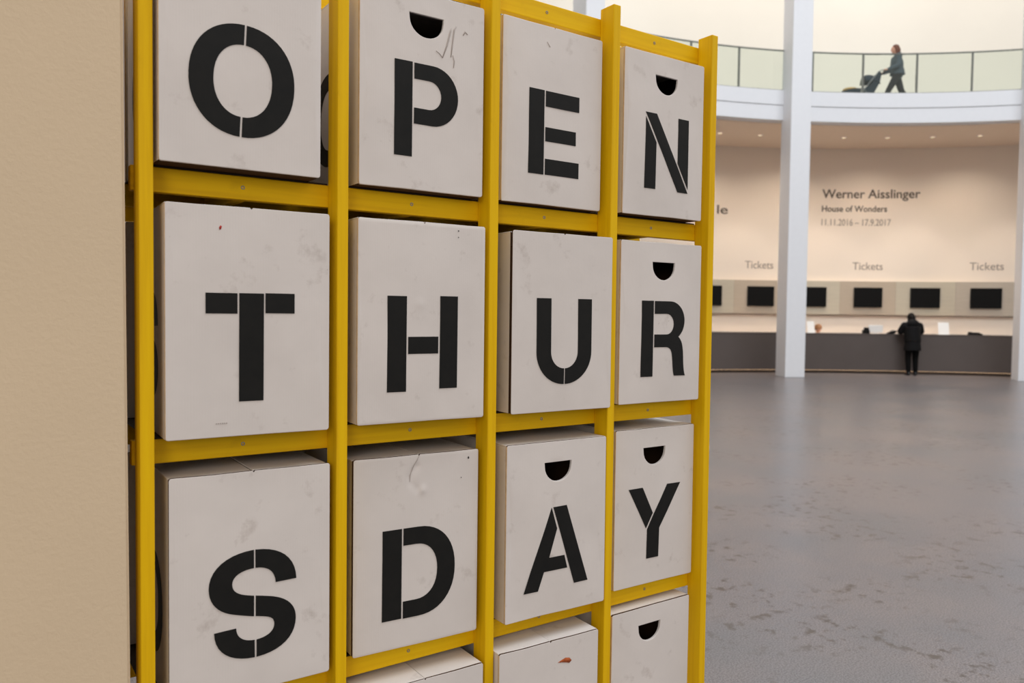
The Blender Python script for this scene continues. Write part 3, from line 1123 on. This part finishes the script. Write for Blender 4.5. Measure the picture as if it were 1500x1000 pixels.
def face_bits(par, c, rot):
    def T(v):
        return Vector(c) + rot.to_matrix() @ Vector(v)
    for s in (-1, 1):
        bm = bmesh.new()
        ell(bm, T((0.031 * s, 0.076, 0.006)), (0.013, 0.011, 0.009), rot, 10)
        obj('eye', bm, M['eye'], par, True)
    bm = bmesh.new()
    ell(bm, T((0, 0.083, -0.052)), (0.024, 0.010, 0.008), rot, 10)
    obj('mouth', bm, M['lip'], par, True)


def person(loc, rz, label, pose, mats, coat_hem=0.68, hair_len=0.0, hood=False):
    q = pose
    e = empty('person', loc, rz)
    tag(e, label, 'person')
    hr = Euler(q['head_rot'])
    bm = bmesh.new()
    head(bm, q['head'], hr)
    limb(bm, [q['neck'], Vector(q['head']) + Vector((0, -0.01, -0.05))], [0.055, 0.05])
    ell(bm, q['chest'], (0.155, 0.10, 0.19), Euler(q.get('lean', (0, 0, 0))))
    ell(bm, q['pelvis'], (0.155, 0.11, 0.13))
    limb(bm, [q['pelvis'], q['chest']], [0.11, 0.12])
    limb(bm, [q['chest'], q['neck']], [0.1, 0.06])
    for s, A in ((-1, q['armL']), (1, q['armR'])):
        limb(bm, [Vector(q['neck']) + Vector((0, 0, -0.06)), A[0]], [0.06, 0.058])
        limb(bm, A, [0.055, 0.042, 0.027])
        d = (Vector(A[2]) - Vector(A[1])).normalized()
        hd = Vector(q.get('hand_dir', d))
        hand(bm, A[2], hd, q.get('palm', (0, 0, -1)), q.get('curl', 0.35), -s)
    for s, Lg in ((-1, q['legL']), (1, q['legR'])):
        limb(bm, [q['pelvis'], Lg[0]], [0.1, 0.09])
        limb(bm, Lg[:3], [0.088, 0.058, 0.04])
        limb(bm, [Lg[2], Lg[3]], [0.038, 0.028])
    body = fuse('body', bm, 0.0085, mats['skin'], e, 4)
    face_bits(e, q['head'], hr)
    # upper garment
    bm = bmesh.new()
    ell(bm, q['chest'], (0.19, 0.135, 0.20), Euler(q.get('lean', (0, 0, 0))))
    limb(bm, [q['pelvis'], q['chest']], [0.15, 0.155])
    limb(bm, [q['chest'], Vector(q['neck']) + Vector((0, 0, -0.015))], [0.13, 0.075])
    for A in (q['armL'], q['armR']):
        limb(bm, [Vector(q['neck']) + Vector((0, 0, -0.07)), A[0]], [0.075, 0.078])
        a2 = Vector(A[2]) - (Vector(A[2]) - Vector(A[1])).normalized() * 0.02
        limb(bm, [A[0], A[1], a2], [0.078, 0.062, 0.047])
    pz = Vector(q['pelvis'])
    if coat_hem is not None:
        tube(bm, [pz + Vector((0, 0, 0.14)), (pz.x, pz.y, pz.z - 0.02), (pz.x, pz.y - 0.0, coat_hem)], [0.165, 0.19, 0.215], 22)
    if hood:
        ell(bm, Vector(q['neck']) + Vector((0, -0.05, 0.0)), (0.165, 0.11, 0.12))
        for A in (q['armL'], q['armR']):
            limb(bm, [A[0], A[1], Vector(A[1]).lerp(Vector(A[2]), 0.5)], [0.10, 0.092, 0.07])
        tube(bm, [Vector(q['chest']) + Vector((0, 0, 0.1)), pz], [0.20, 0.20], 20)
    fuse('coat', bm, 0.011, mats['top'], e, 5)
    # trousers
    bm = bmesh.new()
    ell(bm, q['pelvis'], (0.17, 0.125, 0.13))
    for Lg in (q['legL'], q['legR']):
        limb(bm, [pz, Lg[0]], [0.115, 0.105])
        an = Vector(Lg[2]) + (Vector(Lg[1]) - Vector(Lg[2])).normalized() * 0.03
        limb(bm, [Lg[0], Lg[1], an], [0.105, 0.075, 0.058])
    fuse('trousers', bm, 0.011, mats['legs'], e, 5)
    for Lg in (q['legL'], q['legR']):
        bm = bmesh.new()
        a, b = Vector(Lg[2]), Vector(Lg[3])
        limb(bm, [a + Vector((0, 0, 0.03)), a + Vector((0, 0, -0.02))], [0.05, 0.05])
        dr = (b - a)
        dr.z = 0
        dr.normalize()
        heel = Vector((a.x, a.y, min(a.z - 0.03, b.z))) - dr * 0.035
        limb(bm, [heel, b, b + dr * 0.05], [0.038, 0.038, 0.032])
        fuse('shoe', bm, 0.009, mats['shoe'], e, 3)
    # hair
    bm = bmesh.new()

    def T(v):
        return Vector(q['head']) + hr.to_matrix() @ Vector(v)
    ell(bm, T((0, -0.026, 0.042)), (0.088, 0.096, 0.090), hr)
    ell(bm, T((0, -0.05, -0.01)), (0.082, 0.07, 0.085), hr)
    if hair_len:
        limb(bm, [T((0, -0.06, -0.02)), T((0, -0.085, -0.02 - hair_len))], [0.085, 0.055])
        for s in (-1, 1):
            limb(bm, [T((0.07 * s, -0.01, 0.03)), T((0.082 * s, -0.02, -0.02 - hair_len * 0.8))], [0.03, 0.026])
    fuse('hair', bm, 0.009, mats['hair'], e, 5)
    return e


desk_z = 1.08
# visitor in black at the counter, seen from behind
person(hall(6.52, 14.98), hall_rot(6.52), 'visitor in a black coat and trousers leaning on the ticket counter, seen from behind',
       dict(head=(0.0, 0.13, 1.52), head_rot=(-0.35, 0, 0.1), neck=(0, 0.05, 1.37), chest=(0, 0.02, 1.17), lean=(-0.12, 0, 0), pelvis=(0, -0.03, 0.89),
            armL=[(-0.185, 0.05, 1.31), (-0.25, 0.12, 1.165), (-0.13, 0.39, 1.148)], armR=[(0.185, 0.05, 1.31), (0.25, 0.12, 1.165), (0.13, 0.39, 1.148)],
            palm=(0, 0, -1), curl=0.12, hand_dir=(0, 1, -0.28),
            legL=[(-0.09, -0.03, 0.86), (-0.095, 0.0, 0.47), (-0.09, -0.04, 0.085), (-0.10, 0.09, 0.038)], legR=[(0.09, -0.03, 0.86), (0.095, 0.01, 0.47), (0.095, -0.02, 0.085), (0.11, 0.11, 0.038)]),
       dict(skin=M['skin'], top=M['coat'], legs=M['trouser'], shoe=M['shoe'], hair=M['hair_b']), 0.66, 0.14, True)

# walker with stroller on the gallery, going to the left
GZ = 7.10
wa = 4.95
wrz = hall_rot(wa) + PI / 2
person(hall(wa, 15.45, GZ), wrz, 'walker with auburn hair and grey-blue jacket pushing a stroller along the gallery',
       dict(head=(0.0, 0.07, 1.60), head_rot=(-0.1, 0, 0), neck=(0, 0.02, 1.44), chest=(0, 0.0, 1.23), lean=(-0.05, 0, 0), pelvis=(0, -0.01, 0.94),
            armL=[(-0.18, 0.02, 1.39), (-0.23, 0.05, 1.12), (-0.17, 0.30, 1.02)], armR=[(0.18, 0.02, 1.39), (0.23, 0.05, 1.12), (0.17, 0.30, 1.02)],
            palm=(0, 0.2, -1), curl=0.85, hand_dir=(0, 1, 0.0),
            legL=[(-0.085, 0.02, 0.90), (-0.09, 0.23, 0.51), (-0.085, 0.40, 0.11), (-0.09, 0.52, 0.06)], legR=[(0.085, -0.03, 0.90), (0.09, -0.17, 0.50), (0.085, -0.46, 0.19), (0.09, -0.37, 0.045)]),
       dict(skin=M['skin'], top=M['jacket'], legs=M['trouser2'], shoe=M['shoe'], hair=M['hair_r']), 0.93, 0.12)

# stroller, rolling ahead of the walker
st = empty('stroller', hall(wa, 15.45, GZ) + Vector((-math.sin(wrz), math.cos(wrz), 0)) * 0.86, wrz)
tag(st, 'dark blue folding stroller on the gallery behind the glass railing', 'stroller')
for s in (-1, 1):
    bm = bmesh.new()
    tube(bm, [(0.22 * s, -0.50, 0.965), (0.22 * s, -0.40, 1.0), (0.23 * s, -0.30, 0.95), (0.24 * s, 0.05, 0.50), (0.24 * s, 0.46, 0.12)], 0.013, 8)
    tube(bm, [(0.24 * s, -0.28, 0.12), (0.24 * s, 0.08, 0.50)], 0.012, 8)
    obj('frame_side', bm, M['alu'], st, True)
bm = bmesh.new()
tube(bm, [(-0.22, -0.50, 0.965), (0.22, -0.50, 0.965)], 0.015, 10)
obj('handle', bm, M['black'], st, True)
bm = bmesh.new()
tube(bm, [(-0.24, -0.28, 0.12), (0.24, -0.28, 0.12)], 0.012, 8)
tube(bm, [(-0.24, 0.46, 0.12), (0.24, 0.46, 0.12)], 0.012, 8)
obj('axle', bm, M['alu'], st, True)
bm = bmesh.new()
sec = [(-0.34, 0.97), (-0.26, 0.80), (-0.10, 0.60), (0.05, 0.53), (0.30, 0.53), (0.46, 0.50), (0.62, 0.45)]
lo = [(-0.40, 0.92), (-0.35, 0.66), (-0.20, 0.38), (0.0, 0.32), (0.27, 0.36), (0.42, 0.38), (0.60, 0.36)]
for a, b, c, d in zip(sec[:-1], sec[1:], lo[:-1], lo[1:]):
    vv = [bm.verts.new((x, y, z)) for x in (-0.2, 0.2) for (y, z) in (a, b, d, c)]
    for f in ((0, 1, 2, 3), (7, 6, 5, 4), (0, 4, 5, 1), (1, 5, 6, 2), (2, 6, 7, 3), (3, 7, 4, 0)):
        bm.faces.new([vv[i] for i in f])
obj('seat', bm, M['stroller'], st)
bm = bmesh.new()
rings = []
for i in range(9):
    a = R_(-25 + 115 * i / 8)
    y, z = -0.16 - 0.30 * math.sin(a) * 0.7 + 0.16, 0.58 + 0.34 * math.cos(a)
    y = -0.10 + 0.27 * math.cos(R_(62 + 120 * i / 8))
    z = 0.68 + 0.25 * math.sin(R_(62 + 120 * i / 8))
    rings.append([bm.verts.new((0.215 * math.cos(PI * k / 8) * -1, y + (-0.12 - y) * (0.0), 0.60 + (z - 0.60) * (0.35 + 0.65 * math.sin(PI * k / 8)))) for k in range(9)])
for i in range(8):
    for k in range(8):
        bm.faces.new((rings[i][k], rings[i][k + 1], rings[i + 1][k + 1], rings[i + 1][k]))
cn = obj('canopy', bm, M['stroller'], st, True)
sd = cn.modifiers.new('t', 'SOLIDIFY')
sd.thickness = 0.012
obj('basket', box(-0.19, 0.19, -0.24, 0.12, 0.13, 0.27, 0.03, 2), M['stroller2'], st)
bm = bmesh.new()
ell(bm, (0, 0.34, 0.54), (0.17, 0.20, 0.06))
obj('blanket', bm, M['blanket'], st, True)
obj('footrest', box(-0.17, 0.17, 0.56, 0.72, 0.40, 0.44, 0.01, 1), M['black'], st)
for (x, y) in ((-0.27, -0.28), (0.27, -0.28), (-0.27, 0.46), (0.27, 0.46)):
    t = bmesh.new()
    n1, n2 = 20, 8
    rr = [[t.verts.new((x + 0.02 * math.cos(2 * PI * j / n2), y + (0.092 + 0.02 * math.sin(2 * PI * j / n2)) * math.cos(2 * PI * i / n1), 0.113 + (0.092 + 0.02 * math.sin(2 * PI * j / n2)) * math.sin(2 * PI * i / n1))) for j in range(n2)] for i in range(n1)]
    for i in range(n1):
        for j in range(n2):
            t.faces.new((rr[i][j], rr[i][(j + 1) % n2], rr[(i + 1) % n1][(j + 1) % n2], rr[(i + 1) % n1][j]))
    wo = obj('wheel', t, M['tyre'], st, True)
    t = bmesh.new()
    tube(t, [(x - 0.012, y, 0.113), (x + 0.012, y, 0.113)], 0.03, 10)
    for k in range(5):
        a = 2 * PI * k / 5
        tube(t, [(x, y, 0.113), (x, y + 0.085 * math.cos(a), 0.113 + 0.085 * math.sin(a))], 0.007, 6)
    obj('hub', t, M['alu'], wo)

# seated attendant behind the counter, on a stool
ra = -0.69
stool = empty('office_stool', hall(ra, 16.45), hall_rot(ra) + PI)
tag(stool, 'black swivel stool behind the ticket counter under the attendant', 'stool')
bm = bmesh.new()
tube(bm, [(0, 0, 0.40), (0, 0, 0.41), (0, 0, 0.445), (0, 0, 0.455)], [0.17, 0.19, 0.19, 0.17], 24)
obj('seat', bm, M['black'], stool, True)
bm = bmesh.new()
tube(bm, [(0, 0, 0.06), (0, 0, 0.40)], 0.025, 12)
obj('column_post', bm, M['alu'], stool, True)
for k in range(5):
    a = 2 * PI * k / 5
    bm = bmesh.new()
    tube(bm, [(0, 0, 0.08), (0.26 * math.cos(a), 0.26 * math.sin(a), 0.055)], [0.022, 0.015], 8)
    ell(bm, (0.26 * math.cos(a), 0.26 * math.sin(a), 0.026), (0.022, 0.022, 0.026), None, 10)
    obj('foot', bm, M['black'], stool, True)
person(hall(ra, 16.45, 0.012), hall_rot(ra) + PI, 'seated attendant with light brown hair just showing above the ticket counter',
       dict(head=(0.0, 0.03, 1.175), head_rot=(-1.05, 0, 0.2), neck=(0, 0.0, 1.01), chest=(0, -0.02, 0.80), pelvis=(0, -0.04, 0.575),
            armL=[(-0.18, 0.0, 0.96), (-0.22, 0.06, 0.72), (-0.14, 0.26, 0.70)], armR=[(0.18, 0.0, 0.96), (0.22, 0.06, 0.72), (0.14, 0.26, 0.70)], palm=(0, 0, -1), curl=0.4,
            legL=[(-0.10, 0.02, 0.56), (-0.11, 0.40, 0.53), (-0.11, 0.36, 0.09), (-0.12, 0.49, 0.04)], legR=[(0.10, 0.02, 0.56), (0.11, 0.40, 0.53), (0.11, 0.36, 0.09), (0.12, 0.49, 0.04)]),
       dict(skin=M['skin'], top=M['shirt'], legs=M['trouser2'], shoe=M['shoe'], hair=M['hair_y']), None, 0.06)


# ------------------------------------------------------------------ things on the counter
def on_desk(name, a, r, label, cat):
    e = empty(name, hall(a, r, 1.0803), hall_rot(a))
    return tag(e, label, cat)


def leaflet(a, wd, ht, label, yaw=0.0):
    e = on_desk('leaflet_stand', a, 15.55, label, 'leaflet stand')
    e.rotation_euler[2] += yaw
    obj('base', box(-wd / 2, wd / 2, -0.05, 0.06, 0, 0.008, 0.002, 1), M['paper'], e)
    bm = box(-wd / 2, wd / 2, -0.004, 0.004, 0.0, ht, 0.001, 1)
    for v in bm.verts:
        v.co.y += v.co.z * 0.25 - 0.03
        v.co.z += 0.008
    obj('sheet', bm, M['paper'], e)
    bm = bmesh.new()
    tube(bm, [(0, 0.055, 0.008), (0, -0.022 + ht * 0.7 * 0.25, ht * 0.7)], 0.004, 6)
    obj('prop', bm, M['paper'], e)


leaflet(-2.75, 0.20, 0.31, 'white leaflet stand on the counter beside the tall white column')
leaflet(10.2, 0.27, 0.32, 'white leaflet stand on the counter right of the visitor in black')
e = on_desk('card_terminal', 2.72, 15.5, 'small black card terminal on the counter beside a white monitor', 'card terminal')
obj('body', box(-0.085, 0.085, -0.06, 0.06, 0, 0.10, 0.012, 2), M['black'], e)
bm = box(-0.07, 0.07, -0.04, -0.02, 0.095, 0.165, 0.006, 1)
obj('display', bm, M['screen'], e)
e = on_desk('monitor', 3.95, 15.7, 'white monitor seen from behind on the counter', 'monitor')
obj('back_shell', box(-0.19, 0.19, -0.015, 0.02, 0.03, 0.235, 0.008, 2), M['paper'], e)
obj('foot', box(-0.10, 0.10, -0.05, 0.08, 0, 0.01, 0.003, 1), M['paper'], e)
obj('neck', box(-0.03, 0.03, 0.02, 0.035, 0.01, 0.12, 0.003, 1), M['paper'], e)
e = on_desk('handbag', 5.12, 15.42, 'black slouching handbag on the counter left of the visitor in black', 'handbag')
bm = bmesh.new()
ell(bm, (0, 0.0, 0.035), (0.14, 0.07, 0.045), None, 20)
for v in bm.verts:
    v.co.z = max(0.001, v.co.z + 0.25 * v.co.x)
    v.co.y += 0.01 * math.sin(v.co.x * 30)
obj('pouch', bm, M['coat'], e, True)
bm = bmesh.new()
tube(bm, [(-0.06 + 0.16 * t / 8, -0.01, 0.045 + 0.05 * math.sin(PI * t / 8) + 0.015 * t / 8) for t in range(9)], 0.006, 8)
obj('strap', bm, M['black'], e, True)
e = on_desk('telephone', 13.0, 15.5, 'low black desk telephone on the right end of the counter', 'telephone')
obj('base', box(-0.16, 0.16, -0.08, 0.10, 0, 0.045, 0.01, 2), M['black'], e)
obj('handset', box(-0.15, -0.09, -0.08, 0.10, 0.045, 0.085, 0.014, 2), M['black'], e)
obj('display', box(-0.05, 0.13, 0.03, 0.085, 0.045, 0.07, 0.005, 1), M['screen'], e)
